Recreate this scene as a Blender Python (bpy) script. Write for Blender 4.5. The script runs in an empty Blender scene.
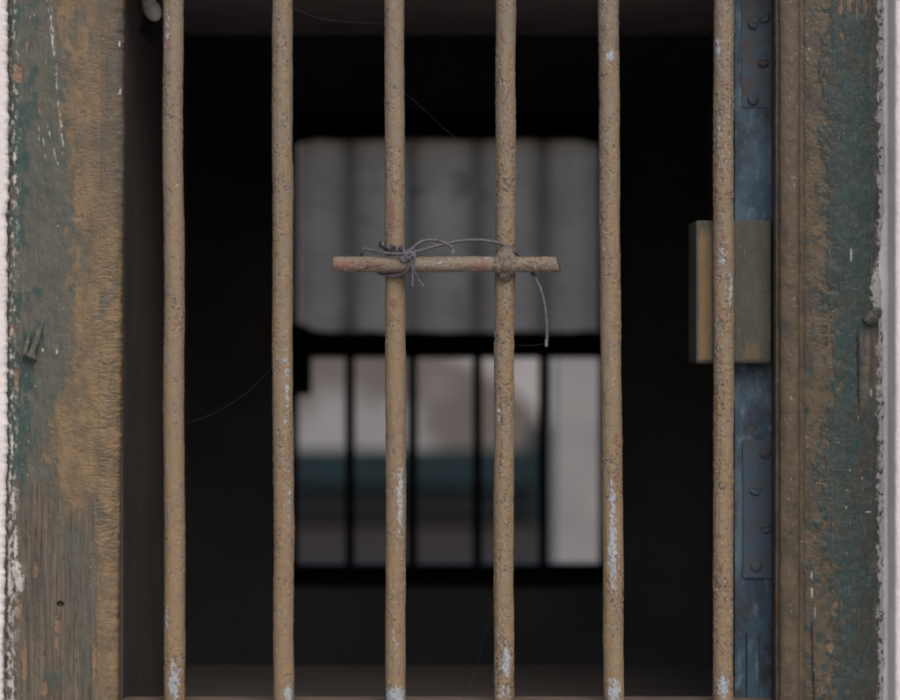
import bpy, bmesh, math, random
import numpy as np
from mathutils import Vector, Matrix

C = bpy.context.scene.collection
D0 = 3.0            # camera to the plane of the bars (m)
K = 0.0003          # metres per picture unit and metre of distance
PX = K * D0         # 0.9 mm per unit on the bars
ZC = 1.55           # eye height


def sx(px, Y=0.0):
    return (px - 450.0) * K * (D0 + Y)


def sz(py, Y=0.0):
    return ZC + (350.0 - py) * K * (D0 + Y)


# ------------------------------------------------------------------ noise
_G = {}


def _grad(seed):
    if seed not in _G:
        a = np.random.default_rng(seed).random((256, 256)) * 2 * np.pi
        _G[seed] = (np.cos(a).astype(np.float32), np.sin(a).astype(np.float32))
    return _G[seed]


def perlin(x, y, seed=0):
    x, y = np.broadcast_arrays(np.asarray(x, np.float32), np.asarray(y, np.float32))
    gx, gy = _grad(seed)
    xi = np.floor(x).astype(np.int32); yi = np.floor(y).astype(np.int32)
    fx = x - xi; fy = y - yi
    u = fx * fx * fx * (fx * (fx * 6 - 15) + 10); v = fy * fy * fy * (fy * (fy * 6 - 15) + 10)
    x0 = xi & 255; x1 = (xi + 1) & 255; y0 = yi & 255; y1 = (yi + 1) & 255
    a = gx[x0, y0] * fx + gy[x0, y0] * fy
    b = gx[x1, y0] * (fx - 1) + gy[x1, y0] * fy
    c = gx[x0, y1] * fx + gy[x0, y1] * (fy - 1)
    d = gx[x1, y1] * (fx - 1) + gy[x1, y1] * (fy - 1)
    return ((a + (b - a) * u) * (1 - v) + (c + (d - c) * u) * v) * 1.5


def fbm(x, y, o=3, seed=0):
    s = 0; amp = 1.0; tot = 0
    for k in range(o):
        s = s + amp * perlin(x * 2 ** k + 17.3 * k, y * 2 ** k + 9.1 * k, seed + k)
        tot += amp; amp *= 0.55
    return s / tot * 1.3


def ss(a, b, x):
    t = np.clip((x - a) / (b - a), 0, 1)
    return t * t * (3 - 2 * t)


def blob(x, y, cx, cy, rx, ry):
    return np.exp(-(((x - cx) / rx) ** 2 + ((y - cy) / ry) ** 2))


# ------------------------------------------------------------------ mesh helpers
def link(o, parent=None):
    C.objects.link(o)
    if parent is not None:
        o.parent = parent
        o.matrix_parent_inverse = parent.matrix_world.inverted()
    return o


def tag(o, label=None, cat=None, group=None, kind=None):
    if label: o['label'] = label
    if cat: o['category'] = cat
    if group: o['group'] = group
    if kind: o['kind'] = kind
    return o


def thing(name, loc, label, cat, group=None):
    o = bpy.data.objects.new(name, None); C.objects.link(o)
    o.location = loc; o.empty_display_size = 0.05
    o.matrix_world = Matrix.Translation(loc)
    return tag(o, label, cat, group)


def grid_mesh(name, V, mat, parent=None, closed=True, caps=True, attrs=None, smooth=True, flip=False):
    """V: rows x cols x 3 array; columns wrap when closed."""
    R, N, _ = V.shape
    idx = np.arange(R * N, dtype=np.int32).reshape(R, N)
    if closed:
        a = idx[:-1]; b = np.roll(idx, -1, 1)[:-1]; c = np.roll(idx, -1, 1)[1:]; d = idx[1:]
    else:
        a = idx[:-1, :-1]; b = idx[:-1, 1:]; c = idx[1:, 1:]; d = idx[1:, :-1]
    q = np.stack([a, b, c, d] if not flip else [a, d, c, b], -1).reshape(-1, 4)
    loops = [q.reshape(-1)]
    counts = [np.full(len(q), 4, np.int32)]
    if closed and caps:
        top = idx[0]; bot = idx[-1]
        loops += [top[::-1] if not flip else top, bot if not flip else bot[::-1]]
        counts += [np.array([N, N], np.int32)]
    loops = np.concatenate(loops).astype(np.int32); counts = np.concatenate(counts)
    me = bpy.data.meshes.new(name)
    me.vertices.add(R * N); me.vertices.foreach_set('co', V.reshape(-1).astype(np.float32))
    me.loops.add(len(loops)); me.loops.foreach_set('vertex_index', loops)
    me.polygons.add(len(counts))
    me.polygons.foreach_set('loop_start', np.concatenate([[0], np.cumsum(counts)[:-1]]).astype(np.int32))
    me.update(calc_edges=True)
    me.polygons.foreach_set('use_smooth', np.full(len(counts), smooth))
    if attrs:
        for an, arr in attrs.items():
            at = me.color_attributes.new(an, 'FLOAT_COLOR', 'POINT')
            at.data.foreach_set('color', arr.reshape(-1).astype(np.float32))
    me.materials.append(mat)
    me.validate()
    o = bpy.data.objects.new(name, me)
    return link(o, parent)


def bm_obj(name, bm, mat, parent=None, smooth=False):
    me = bpy.data.meshes.new(name)
    bmesh.ops.recalc_face_normals(bm, faces=bm.faces)
    bm.to_mesh(me); bm.free()
    if smooth:
        me.polygons.foreach_set('use_smooth', np.full(len(me.polygons), True))
    me.materials.append(mat)
    return link(bpy.data.objects.new(name, me), parent)


def bx(bm, x0, x1, y0, y1, z0, z1, bev=0.0):
    r = bmesh.ops.create_cube(bm, size=1.0)
    vs = r['verts']
    for v in vs:
        v.co = Vector((x0 + (v.co.x + .5) * (x1 - x0), y0 + (v.co.y + .5) * (y1 - y0), z0 + (v.co.z + .5) * (z1 - z0)))
    if bev > 0:
        es = list({e for v in vs for e in v.link_edges})
        bmesh.ops.bevel(bm, geom=es, offset=bev, segments=2, affect='EDGES', profile=0.6)


def box(name, dims, mat, parent=None, bev=0.0):
    bm = bmesh.new(); bx(bm, *dims, bev=bev)
    return bm_obj(name, bm, mat, parent)


def catmull(P, n):
    P = np.array(P, float)
    Q = np.vstack([2 * P[0] - P[1], P, 2 * P[-1] - P[-2]])
    out = []
    for i in range(1, len(Q) - 2):
        p0, p1, p2, p3 = Q[i - 1], Q[i], Q[i + 1], Q[i + 2]
        for t in np.linspace(0, 1, n, endpoint=False):
            out.append(.5 * ((2 * p1) + (-p0 + p2) * t + (2 * p0 - 5 * p1 + 4 * p2 - p3) * t * t + (-p0 + 3 * p1 - 3 * p2 + p3) * t ** 3))
    out.append(P[-1])
    return np.array(out)


def tube(name, pts, rad, mat, parent=None, seg=12):
    """pts Nx3 world, rad scalar or N."""
    pts = np.asarray(pts, float); n = len(pts)
    rad = np.full(n, rad) if np.isscalar(rad) else np.asarray(rad)
    T = np.gradient(pts, axis=0); T /= np.linalg.norm(T, axis=1)[:, None] + 1e-12
    ref = np.array([0, 1, 0.0]) if abs(T[0][1]) < .9 else np.array([1.0, 0, 0])
    N = np.cross(T[0], ref); N /= np.linalg.norm(N)
    V = np.zeros((n, seg, 3)); a = np.linspace(0, 2 * np.pi, seg, endpoint=False)
    for i in range(n):
        N = N - T[i] * np.dot(N, T[i]); N /= np.linalg.norm(N)
        B = np.cross(T[i], N)
        V[i] = pts[i] + rad[i] * (np.cos(a)[:, None] * N + np.sin(a)[:, None] * B)
    return grid_mesh(name, V, mat, parent)


# ------------------------------------------------------------------ materials
class Mat:
    def __init__(s, name, rough=.8, spec=.3):
        s.m = bpy.data.materials.new(name); s.m.use_nodes = True
        s.t = s.m.node_tree; s.n = s.t.nodes; s.l = s.t.links
        s.b = s.n['Principled BSDF']
        s.b.inputs['Roughness'].default_value = rough
        s.b.inputs['Specular IOR Level'].default_value = spec
        s._pos = None

    def pos(s):
        if s._pos is None:
            s._pos = s.n.new('ShaderNodeNewGeometry').outputs['Position']
        return s._pos

    def noise(s, scale, detail=3, rough=.55, stretch=(1, 1, 1), dist=0.0):
        v = s.pos()
        if stretch != (1, 1, 1):
            mp = s.n.new('ShaderNodeMapping'); mp.inputs['Scale'].default_value = stretch
            s.l.new(v, mp.inputs['Vector']); v = mp.outputs['Vector']
        nn = s.n.new('ShaderNodeTexNoise')
        nn.inputs['Scale'].default_value = scale; nn.inputs['Detail'].default_value = detail
        nn.inputs['Roughness'].default_value = rough; nn.inputs['Distortion'].default_value = dist
        s.l.new(v, nn.inputs['Vector'])
        return nn.outputs['Fac']

    def ramp(s, f, a, b, lo=0.0, hi=1.0):
        r = s.n.new('ShaderNodeMapRange'); r.interpolation_type = 'SMOOTHSTEP'
        r.inputs['From Min'].default_value = a; r.inputs['From Max'].default_value = b
        r.inputs['To Min'].default_value = lo; r.inputs['To Max'].default_value = hi
        s.l.new(f, r.inputs['Value'])
        return r.outputs['Result']

    def mix(s, f, a, b, mode='MIX'):
        m = s.n.new('ShaderNodeMix'); m.data_type = 'RGBA'; m.blend_type = mode
        for k, v in ((0, f), (6, a), (7, b)):
            if isinstance(v, bpy.types.NodeSocket): s.l.new(v, m.inputs[k])
            elif k == 0: m.inputs[0].default_value = v
            else: m.inputs[k].default_value = (*v, 1)
        return m.outputs[2]

    def mul(s, a, b):
        m = s.n.new('ShaderNodeMath'); m.operation = 'MULTIPLY'
        for k, v in ((0, a), (1, b)):
            if isinstance(v, bpy.types.NodeSocket): s.l.new(v, m.inputs[k])
            else: m.inputs[k].default_value = v
        return m.outputs[0]

    def attr(s, name):
        a = s.n.new('ShaderNodeAttribute'); a.attribute_name = name
        sp = s.n.new('ShaderNodeSeparateColor'); s.l.new(a.outputs['Color'], sp.inputs[0])
        return sp.outputs[0], sp.outputs[1], sp.outputs[2], a.outputs['Alpha']

    def color(s, c):
        if isinstance(c, bpy.types.NodeSocket): s.l.new(c, s.b.inputs['Base Color'])
        else: s.b.inputs['Base Color'].default_value = (*c, 1)
        return s

    def rough(s, f):
        s.l.new(f, s.b.inputs['Roughness']); return s

    def bump(s, h, dist, strength=1.0):
        b = s.n.new('ShaderNodeBump'); b.inputs['Distance'].default_value = dist
        b.inputs['Strength'].default_value = strength
        s.l.new(h, b.inputs['Height'])
        prev = s.b.inputs['Normal']
        if prev.is_linked: s.l.new(prev.links[0].from_socket, b.inputs['Normal'])
        s.l.new(b.outputs['Normal'], prev)
        return s


# painted iron: r = dark pits, g = red primer, b = pale chips, a = tone
def iron_paint(name, warm, grey):
    m = Mat(name, .62, .35)
    dk, pr, pl, tone = m.attr('wear')
    c = m.mix(tone, warm, grey)
    c = m.mix(m.ramp(m.noise(140, 4, .6), .35, .7, 0, .65), c, (.235, .168, .105))
    c = m.mix(m.ramp(m.noise(55, 4, .65), .52, .68, 0, .6), c, (.205, .180, .155))
    c = m.mix(m.ramp(m.noise(700, 3, .6), .52, .74, 0, .35), c, (.37, .32, .26))
    c = m.mix(m.ramp(m.noise(420, 4, .65), .60, .72, 0, .6), c, (.13, .095, .08))
    c = m.mix(pr, c, m.mix(m.noise(500, 3), (.19, .075, .062), (.24, .15, .125)))
    c = m.mix(pl, c, m.mix(m.ramp(m.noise(450, 4), .35, .65), (.44, .46, .50), (.25, .31, .36)))
    c = m.mix(dk, c, m.mix(m.noise(400, 3), (.055, .048, .052), (.12, .085, .085)))
    m.color(c)
    m.bump(m.noise(600, 4, .6), .0006, .4)
    return m.m


M = {}
M['iron'] = iron_paint('flaking tan paint on iron', (.276, .196, .112), (.230, .197, .158))
M['iron_grey'] = iron_paint('flaking greyish paint on iron', (.225, .185, .145), (.205, .182, .156))


# jamb paint: r = green amount, g = bare wood, b = pale/white chips, a = dark (holes, cracks, rust, shutter gap)
def jamb_paint(name, tan_a, tan_b, green_a, green_b, teal):
    m = Mat(name, .5, .4)
    g, w, p, dk = m.attr('wear')
    t2r, t2g, t2b, t2a = m.attr('wear2')   # r = teal, g = orange-brown wood, b = wrinkle, a = tan tone
    tan = m.mix(m.ramp(m.noise(60, 4, .6, (1, 1, .6)), .35, .68), tan_a, tan_b)
    tan = m.mix(t2a, tan, (.10, .082, .066))
    tan = m.mix(m.ramp(m.noise(300, 4, .7, (.5, 1, 1)), .53, .70, 0, .6), tan, (.075, .062, .05))
    grn = m.mix(m.ramp(m.noise(45, 5, .62, (1, 1, .3)), .35, .65), green_a, green_b)
    grn = m.mix(t2r, grn, teal)
    grn = m.mix(m.ramp(m.noise(420, 4, .7, (1, 1, .25)), .57, .70, 0, .45), grn, (.15, .145, .125))
    wood = m.mix(m.ramp(m.noise(330, 4, .6, (1, 1, .035)), .38, .66), (.075, .062, .050), (.18, .140, .105))
    wood = m.mix(m.ramp(m.noise(35, 4, .6, (1, 1, .2)), .38, .62, 0, .7), wood, (.080, .094, .084))
    c = m.mix(g, tan, grn)
    c = m.mix(w, c, wood)
    c = m.mix(t2g, c, m.mix(m.noise(260, 3, .6, (1, 1, .3)), (.30, .19, .12), (.19, .115, .075)))
    c = m.mix(p, c, m.mix(m.noise(500, 3), (.62, .60, .57), (.40, .40, .40)))
    c = m.mix(dk, c, (.030, .014, .011))
    m.color(c)
    m.bump(m.noise(500, 4, .6, (1, 1, .3)), .0005, .4)
    return m.m


M['jamb_left'] = jamb_paint('weathered green over tan paint', (.228, .157, .086), (.140, .106, .070),
                            (.108, .104, .086), (.074, .088, .078), (.036, .072, .068))
M['jamb_right'] = jamb_paint('dark green over olive tan paint', (.108, .082, .052), (.058, .049, .038),
                             (.024, .044, .045), (.034, .042, .038), (.017, .050, .056))  # darker than the left post: shade of the projecting wall partly in the paint


def plaster(name, a, b, bump=.0012, sc=1.0):
    m = Mat(name, .9, .15)
    c = m.mix(m.ramp(m.noise(30 * sc, 5, .6), .35, .68), a, b)
    c = m.mix(m.ramp(m.noise(6 * sc, 4, .6), .50, .75, 0, .35), c, tuple(v * .72 for v in b))
    m.color(c)
    m.bump(m.noise(160 * sc, 5, .6), bump, .8)
    m.bump(m.noise(25 * sc, 3, .5), bump * 2, .4)
    return m.m


M['white'] = plaster('whitewashed plaster', (.80, .77, .78), (.73, .70, .71), .00022)
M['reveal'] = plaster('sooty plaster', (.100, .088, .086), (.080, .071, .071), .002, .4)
M['lintel'] = plaster('sooty plaster lightened for bounce', (.36, .31, .30), (.27, .235, .23), .002, .4)  # same reveal plaster, paler: light bounced up from the ground put in colour
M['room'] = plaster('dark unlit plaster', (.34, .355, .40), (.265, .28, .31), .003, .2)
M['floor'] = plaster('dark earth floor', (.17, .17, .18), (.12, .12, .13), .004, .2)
M['cracked'] = plaster('dirty broken plaster', (.45, .43, .40), (.26, .25, .235), .0015)


def blue_paint():
    m = Mat('weathered blue paint', .6, .35)
    c = m.mix(m.ramp(m.noise(11, 4, .6), .40, .62), m.mix(m.ramp(m.noise(38, 5, .65, (1, 1, .5)), .36, .66), (.046, .096, .152), (.027, .048, .074)), (.088, .142, .196))
    c = m.mix(m.ramp(m.noise(120, 5, .65, (1, 1, .45)), .50, .68, 0, .8), c, (.13, .19, .25))
    c = m.mix(m.ramp(m.noise(30, 5, .7, (1, 1, .6)), .50, .66, 0, .85), c, (.034, .033, .037))
    m.color(c); m.bump(m.noise(260, 4, .65, (1, 1, .5)), .0008, .7)
    return m.m


M['blue'] = blue_paint()


def hinge_paint(name, rust):
    m = Mat(name, .6, .4)
    c = m.mix(m.ramp(m.noise(60, 4, .6), .35, .65), (.044, .084, .130), (.058, .070, .088))
    c = m.mix(m.ramp(m.noise(110, 5, .7), .60 - rust, .72 - rust, 0, .9), c, (.072, .048, .038))
    c = m.mix(m.ramp(m.noise(300, 4, .7), .58, .70, 0, .7), c, (.02, .018, .018))
    m.color(c); m.bump(m.noise(420, 4, .7), .0008, .8)
    return m.m


M['hinge'] = hinge_paint('painted rusty hinge', .01)
M['rusty_plate'] = hinge_paint('rusty painted strap', .08)
M['screw'] = hinge_paint('rusty screw', .10)

_m = Mat('olive grey painted block', .75, .25)
_g, _t, _p, _d = _m.attr('wear')
_c = _m.mix(_m.ramp(_m.noise(120, 5, .65, (1, 1, .4)), .35, .68), (.072, .074, .064), (.100, .096, .080))
_c = _m.mix(_m.ramp(_m.noise(420, 4, .7), .60, .70, 0, .6), _c, (.20, .185, .15))
_c = _m.mix(_t, _c, _m.mix(_m.noise(160, 4, .6, (1, 1, .4)), (.25, .175, .095), (.17, .122, .070)))
_c = _m.mix(_d, _c, (.045, .035, .026))
_m.color(_c); _m.bump(_m.noise(500, 4, .65, (1, 1, .5)), .0007, .7)
M['block'] = _m.m

_m = Mat('dull galvanised wire', .55, .35)
_c = _m.mix(_m.ramp(_m.noise(350, 4, .6), .4, .65), (.145, .143, .170), (.075, .074, .090))
_c = _m.mix(_m.ramp(_m.noise(170, 3, .6), .62, .75, 0, .7), _c, (.17, .10, .075))
_m.color(_c); _m.b.inputs['Metallic'].default_value = .2
_m.bump(_m.noise(900, 3), .0003, .6)
M['wire'] = _m.m
_m = Mat('rusty wire end', .7, .3); _m.color(_m.mix(_m.noise(600, 3), (.16, .125, .11), (.26, .235, .22))); M['wire_rust'] = _m.m
_m = Mat('blackened wire', .6, .3); _m.color(_m.mix(_m.noise(900, 3), (.02, .02, .025), (.09, .09, .11))); M['wire_dark'] = _m.m

_m = Mat('weld metal under tan paint', .6, .35)
_c = _m.mix(_m.ramp(_m.noise(420, 4, .65), .35, .65), (.235, .205, .168), (.13, .105, .088))
_c = _m.mix(_m.ramp(_m.noise(650, 3), .57, .68, 0, .8), _c, (.06, .05, .05))
_m.color(_c); _m.bump(_m.noise(700, 4), .0008, .8)
M['weld'] = _m.m

_m = Mat('spider silk', .5, .3); _m.color((.16, .16, .17)); M['silk'] = _m.m
_m = Mat('glazed porcelain', .25, .5); _m.color(_m.mix(_m.noise(80, 3), (.86, .84, .85), (.76, .75, .76))); M['porcelain'] = _m.m
_m = Mat('near black wall patch', .5, .4); _m.color(_m.mix(_m.noise(80, 3), (.012, .012, .013), (.022, .02, .02))); M['patch_black'] = _m.m
_m = Mat('dark far window wood', .8, .2); _m.color(_m.mix(_m.noise(30, 4), (.016, .015, .015), (.03, .027, .025))); M['far_wood'] = _m.m
_m = Mat('dark far window iron', .7, .3); _m.color(_m.mix(_m.noise(60, 4), (.02, .018, .018), (.04, .032, .028))); M['far_iron'] = _m.m

# translucent sheet over the far window
_m = Mat('milky weathered sheet', .8, .1)
_c = _m.mix(_m.ramp(_m.noise(11, 5, .7), .38, .66), (1.0, .77, .585), (.80, .61, .455))
_c = _m.mix(_m.ramp(_m.noise(22, 3, .5), .64, .74, 0, .6), _c, (.40, .33, .27))
_tr = _m.n.new('ShaderNodeBsdfTranslucent'); _m.l.new(_c, _tr.inputs['Color'])
_m.color(_c)
_mx = _m.n.new('ShaderNodeMixShader'); _mx.inputs[0].default_value = .97
_m.l.new(_m.b.outputs[0], _mx.inputs[1]); _m.l.new(_tr.outputs[0], _mx.inputs[2])
_m.l.new(_mx.outputs[0], _m.n['Material Output'].inputs['Surface'])
M['sheet'] = _m.m


def simple(name, a, b, sc, rough=.85, bump=0.0):
    m = Mat(name, rough, .2)
    m.color(m.mix(m.ramp(m.noise(sc, 5, .6), .35, .68), a, b))
    if bump: m.bump(m.noise(sc * 4, 4), bump, .8)
    return m.m


M['ground'] = simple('dark earth', (.038, .031, .027), (.028, .023, .020), 1.5, .95, .02)
M['paving'] = simple('pale dusty paving', (.42, .39, .36), (.33, .31, .285), 2.5, .95, .01)
_m = Mat('brown hood paler at lower left', .9, .2)
_sp = _m.n.new('ShaderNodeSeparateXYZ'); _m.l.new(_m.pos(), _sp.inputs[0])
def _add(a, b):
    q = _m.n.new('ShaderNodeMath'); q.operation = 'ADD'; _m.l.new(a, q.inputs[0]); _m.l.new(b, q.inputs[1]); return q.outputs[0]
_nz = _m.ramp(_m.noise(2.2, 4, .6), .3, .7, -.35, .35)
_f = _m.mul(_m.ramp(_add(_sp.outputs[2], _nz), 1.45, .72), _m.ramp(_add(_sp.outputs[0], _nz), .18, -.42))  # hood grows paler towards the lower left
_m.color(_m.mix(_f, _m.mix(_m.ramp(_m.noise(1.2, 4), .35, .68), (.135, .120, .113), (.155, .142, .136)), (.30, .300, .315)))
M['hood'] = _m.m
M['canvas'] = simple('brown canvas', (.085, .068, .060), (.11, .094, .086), 1.2, .9, .01)
M['canvas_pale'] = simple('grey canvas', (.26, .255, .265), (.21, .205, .21), 1.5, .9, .01)
M['teal'] = simple('teal paint', (.009, .026, .034), (.007, .018, .024), 4, .6)
M['black_iron'] = simple('black iron', (.009, .012, .014), (.014, .016, .018), 8, .85)
M['far_white'] = plaster('pale yard plaster', (.345, .34, .345), (.295, .29, .295), .003, .15)
M['back_wall'] = plaster('distant wall plaster', (.40, .395, .405), (.34, .335, .34), .004, .05)
M['tin'] = simple('roof sheet', (.16, .14, .13), (.22, .2, .19), 3, .7)

# ------------------------------------------------------------------ window bars
Z_TOP, Z_BOT = -52.0, 700.0


def bar_fields(u, v, seed, pal, prim, dens):
    d = 1.0 * fbm(u / 60, v / 70, 2, seed + 1) + .35 * fbm(u / 12, v / 22, 2, seed + 2) + dens - .18
    n1 = fbm(u / 3.4, v / 4.2, 3, seed + 5)
    fl = fbm(u / 7.5, v / 10.5, 4, seed + 9) + .30 * d
    chip = ss(.40, .46, fl)                       # paint gone down to an older coat
    lip = ss(.25, .40, fl) * (1 - chip)           # the curled edge round it
    scab = ss(.30, .36, fbm(u / 4.6, v / 5.2, 3, seed + 41) + .22 * d) * ss(-.1, .3, d + .3 * n1)
    pits = ss(.56, .66, n1 + .42 * d)
    line = 1 - ss(.012, .06, np.abs(fbm(u / 8, v / 6, 3, seed + 13) - .16))
    arcs = line * ss(.10, .34, fbm(u / 9, v / 12, 2, seed + 17) + .45 * d)
    dark = np.clip(np.maximum(pits * .85, arcs * .95), 0, 1)
    primer = ss(.30, .46, fbm(u / 7, v / 12, 3, seed + 21) + .2 * d) * (.35 + .5 * chip)
    frag = fbm(u / 3.0, v / 4.0, 3, seed + 25)
    pale = ss(.56, .66, frag + .28 * fbm(u / 20, v / 60, 2, seed + 26) + .08 * d) * .7
    for cx, cy, rx, ry, s in pal:
        f2 = fbm(u / 3.6, v / 5.5, 4, seed + 29)
        pale = np.maximum(pale, ss(.40, .52, s * .92 * blob(u, v, cx, cy, rx, ry) + .62 * f2) * ss(-.5, .1, frag + .3))
        chip = np.maximum(chip, .6 * ss(.25, .5, s * .8 * blob(u, v, cx, cy, rx * 1.4, ry * 1.15) + .4 * frag))
    for cx, cy, rx, ry, s in prim:
        primer = np.maximum(primer, ss(.35, .6, s * blob(u, v, cx, cy, rx, ry) + .45 * fbm(u / 4, v / 7, 3, seed + 31)))
    drip = ss(.30, .55, fbm(u / 4.5, v / 70, 2, seed + 43))
    h = (.38 * fbm(u / 30, v / 45, 2, seed + 33) + .26 * fbm(u / 7, v / 9, 2, seed + 35) + .05 * n1 + .35 * drip
         - .50 * chip + .32 * lip + .34 * scab - .50 * pits - .45 * arcs + .25 * pale)
    tone = np.clip(.42 - (v - 330) / 800 + .55 * fbm(u / 25, v / 50, 3, seed + 37), 0, 1)
    tone = np.clip(tone + chip * .45, 0, 1)
    att = np.stack([dark, np.clip(primer, 0, 1) * .85, np.clip(pale, 0, 1), tone], -1)
    return h, att


BARS = [  # x top, x bottom, width top/bottom, seed, density, pale, primer, label
    (173, 175, 20.5, 21.0, 100, .00, [(-6, 28, 4, 26, .55), (0, 682, 7, 22, .8), (-8, 620, 3, 16, .7)], [(-4, 45, 3, 9, .7)],
     'outermost tan bar nearest the sooty left reveal, pale chips only at its foot'),
    (282, 284, 20.5, 21.0, 200, .15, [(5, 380, 4, 60, .5), (6, 500, 3, 40, .5), (6, 694, 6, 12, .9)], [(3, 40, 3, 14, .6)],
     'tan bar just left of the short wired crossbar, small white specks at mid height'),
    (394.5, 396, 20.0, 20.5, 300, .10, [(5, 500, 4, 42, .8), (0, 697, 14, 11, 1.3), (0, 640, 6, 20, .3)], [(-3, 215, 4, 26, .95), (0, 303, 6, 8, .8)],
     'tan bar with red patch and wire knot, teal paint at its foot'),
    (506, 503.5, 20.0, 20.0, 400, .45, [(2, 660, 6, 18, .95), (0, 690, 8, 8, .7), (-6, 415, 3, 10, .6)], [(-4, 40, 4, 16, .7), (-3, 420, 3, 8, .7), (-3, 110, 3, 14, .6)],
     'pitted tan bar with the crossbar welded onto it'),
    (608, 614, 21.0, 20.5, 500, .22, [(-1, 500, 4, 22, .75), (-1, 550, 4.5, 42, 1.0), (1, 57, 5, 7, .8), (0, 690, 8, 14, .9)], [(4, 440, 3, 10, .7), (3, 560, 3, 14, .6)],
     'slightly leaning tan bar with a long streak of white chips low down'),
    (724, 723, 20.5, 20.5, 600, .50, [(7, 290, 3, 22, .8), (-7, 50, 3, 14, .8), (-1, 686, 6, 12, 1.0), (-2, 255, 5, 20, .5), (-5, 130, 5, 20, .35)], [(0, 250, 5, 18, .7), (-2, 146, 3, 5, .8), (-3, 568, 3, 10, .7)],
     'heavily chipped tan bar in front of the wooden block and blue shutter'),
]
SEG = 84
for (xt, xb, wt, wb, seed, dens, pal, prim, lab) in BARS:
    rows = np.arange(Z_TOP, Z_BOT, .72)
    th = np.linspace(-np.pi, np.pi, SEG, endpoint=False)
    v = rows[:, None]; w = (wt + (wb - wt) * v / 700)
    u = th[None, :] * 10.2
    h, att = bar_fields(np.broadcast_to(u, (len(rows), SEG)), np.broadcast_to(v, (len(rows), SEG)), seed, pal, prim, dens)
    cx = xt + (xb - xt) * v / 700 + .7 * perlin(v / 130, 0 * v + .5, seed + 50)
    # fade the relief in towards the hidden seam at the back
    r = (w / 2 - .15 + h * np.clip((np.pi - np.abs(th[None, :])) / .5, 0, 1)) * PX
    V = np.stack([sx(cx) + r * np.sin(th)[None, :], -r * np.cos(th)[None, :], np.broadcast_to(sz(v), r.shape)], -1)
    o = grid_mesh('window_bar', V, M['iron'], attrs={'wear': att}, flip=True)
    base = Vector((sx(xb), 0, sz(Z_BOT)))
    o.data.transform(Matrix.Translation(-base)); o.location = base
    tag(o, lab, 'window bar', 'vertical iron bars across the window')

# ------------------------------------------------------------------ crossbar, weld, wire
YB = -.0158
rows = np.arange(334.0, 559.6, .7)
th = np.linspace(-np.pi, np.pi, 64, endpoint=False)
vv = np.broadcast_to(rows[:, None], (len(rows), 64)); uu = np.broadcast_to(th[None, :] * 7.8, vv.shape)
h, att = bar_fields(uu, vv, 700, [(0, 440, 5, 12, .45), (-4, 452, 2, 5, .6)],
                    [(-1, 345, 6, 14, .9), (0, 372, 5, 16, .9), (-1, 478, 5, 11, .95), (2, 530, 4, 8, .4)], .42)
att[..., 3] = np.clip(att[..., 3] + .45, 0, 1)
endr = np.minimum(1, .86 + .14 * ss(0, 3.0, rows - 334)) * np.minimum(1, .90 + .10 * ss(0, 2.5, 559.6 - rows))
r = (7.75 * endr[:, None] - .1 + .8 * h) * PX
cyc = 264.8 + .35 * perlin(rows / 60, rows * 0 + .3, 71)
X = sx(rows)[:, None] + 0 * r
Zz = sz(cyc)[:, None] + r * np.sin(th)[None, :]
Yy = YB - r * np.cos(th)[None, :]
# right end sawn at a slant, left end nearly square
X = X - ss(550, 559.5, vv) * PX * (2.3 * np.sin(th)[None, :] + 1.2 * np.cos(th)[None, :] + 1.6)
X = X + (1 - ss(334, 340, vv)) * PX * (.5 * np.sin(2 * th + 1)[None, :] - .3)
CB = grid_mesh('crossbar', np.stack([X, Yy, Zz], -1), M['iron_grey'], attrs={'wear': att})
CB.data.transform(Matrix.Translation((-sx(446), -YB, -sz(265)))); CB.location = (sx(446), YB, sz(265))
tag(CB, 'short horizontal rod welded across two bars, patched with red primer', 'crossbar')
bpy.context.view_layer.update()

bm = bmesh.new(); rnd = random.Random(5)
for (px, py, yd, rad) in [(506, 254, -15, 7.0), (502, 258, -19, 6.5), (509, 258, -20, 5.8), (497, 262, -21, 4.6), (513, 263, -21, 4.2),
                          (498, 270, -19, 3.2), (506, 266, -20.5, 6.0), (511, 271, -17, 3.6), (504, 274, -13, 6.0), (493, 264, -22, 3.0), (505, 277, -11, 5.0), (507, 251, -18, 4.0)]:
    c = Vector((sx(px), yd * PX, sz(py)))
    ret = bmesh.ops.create_icosphere(bm, subdivisions=3, radius=rad * PX * 1.12)
    for vt in ret['verts']:
        k = 1 + .16 * float(perlin(vt.co.x * 900 + px, vt.co.z * 900 + vt.co.y * 700, 77))
        vt.co = vt.co * k + c
WB = bm_obj('weld_bead', bm, M['weld'], CB, True)
md = WB.modifiers.new('remesh', 'REMESH'); md.mode = 'VOXEL'; md.voxel_size = .00055; md.use_smooth_shade = True
md = WB.modifiers.new('smooth', 'SMOOTH'); md.iterations = 5; md.factor = .6

wire = thing('binding_wire', (sx(408), -.02, sz(262)), 'loose grey wire twisted round the crossbar with a long drooping tail', 'wire')
bpy.context.view_layer.update()


def wpts(P, n=10):
    Q = catmull([(sx(a), c * PX, sz(b)) for a, b, c in P], n)
    return Q


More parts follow.
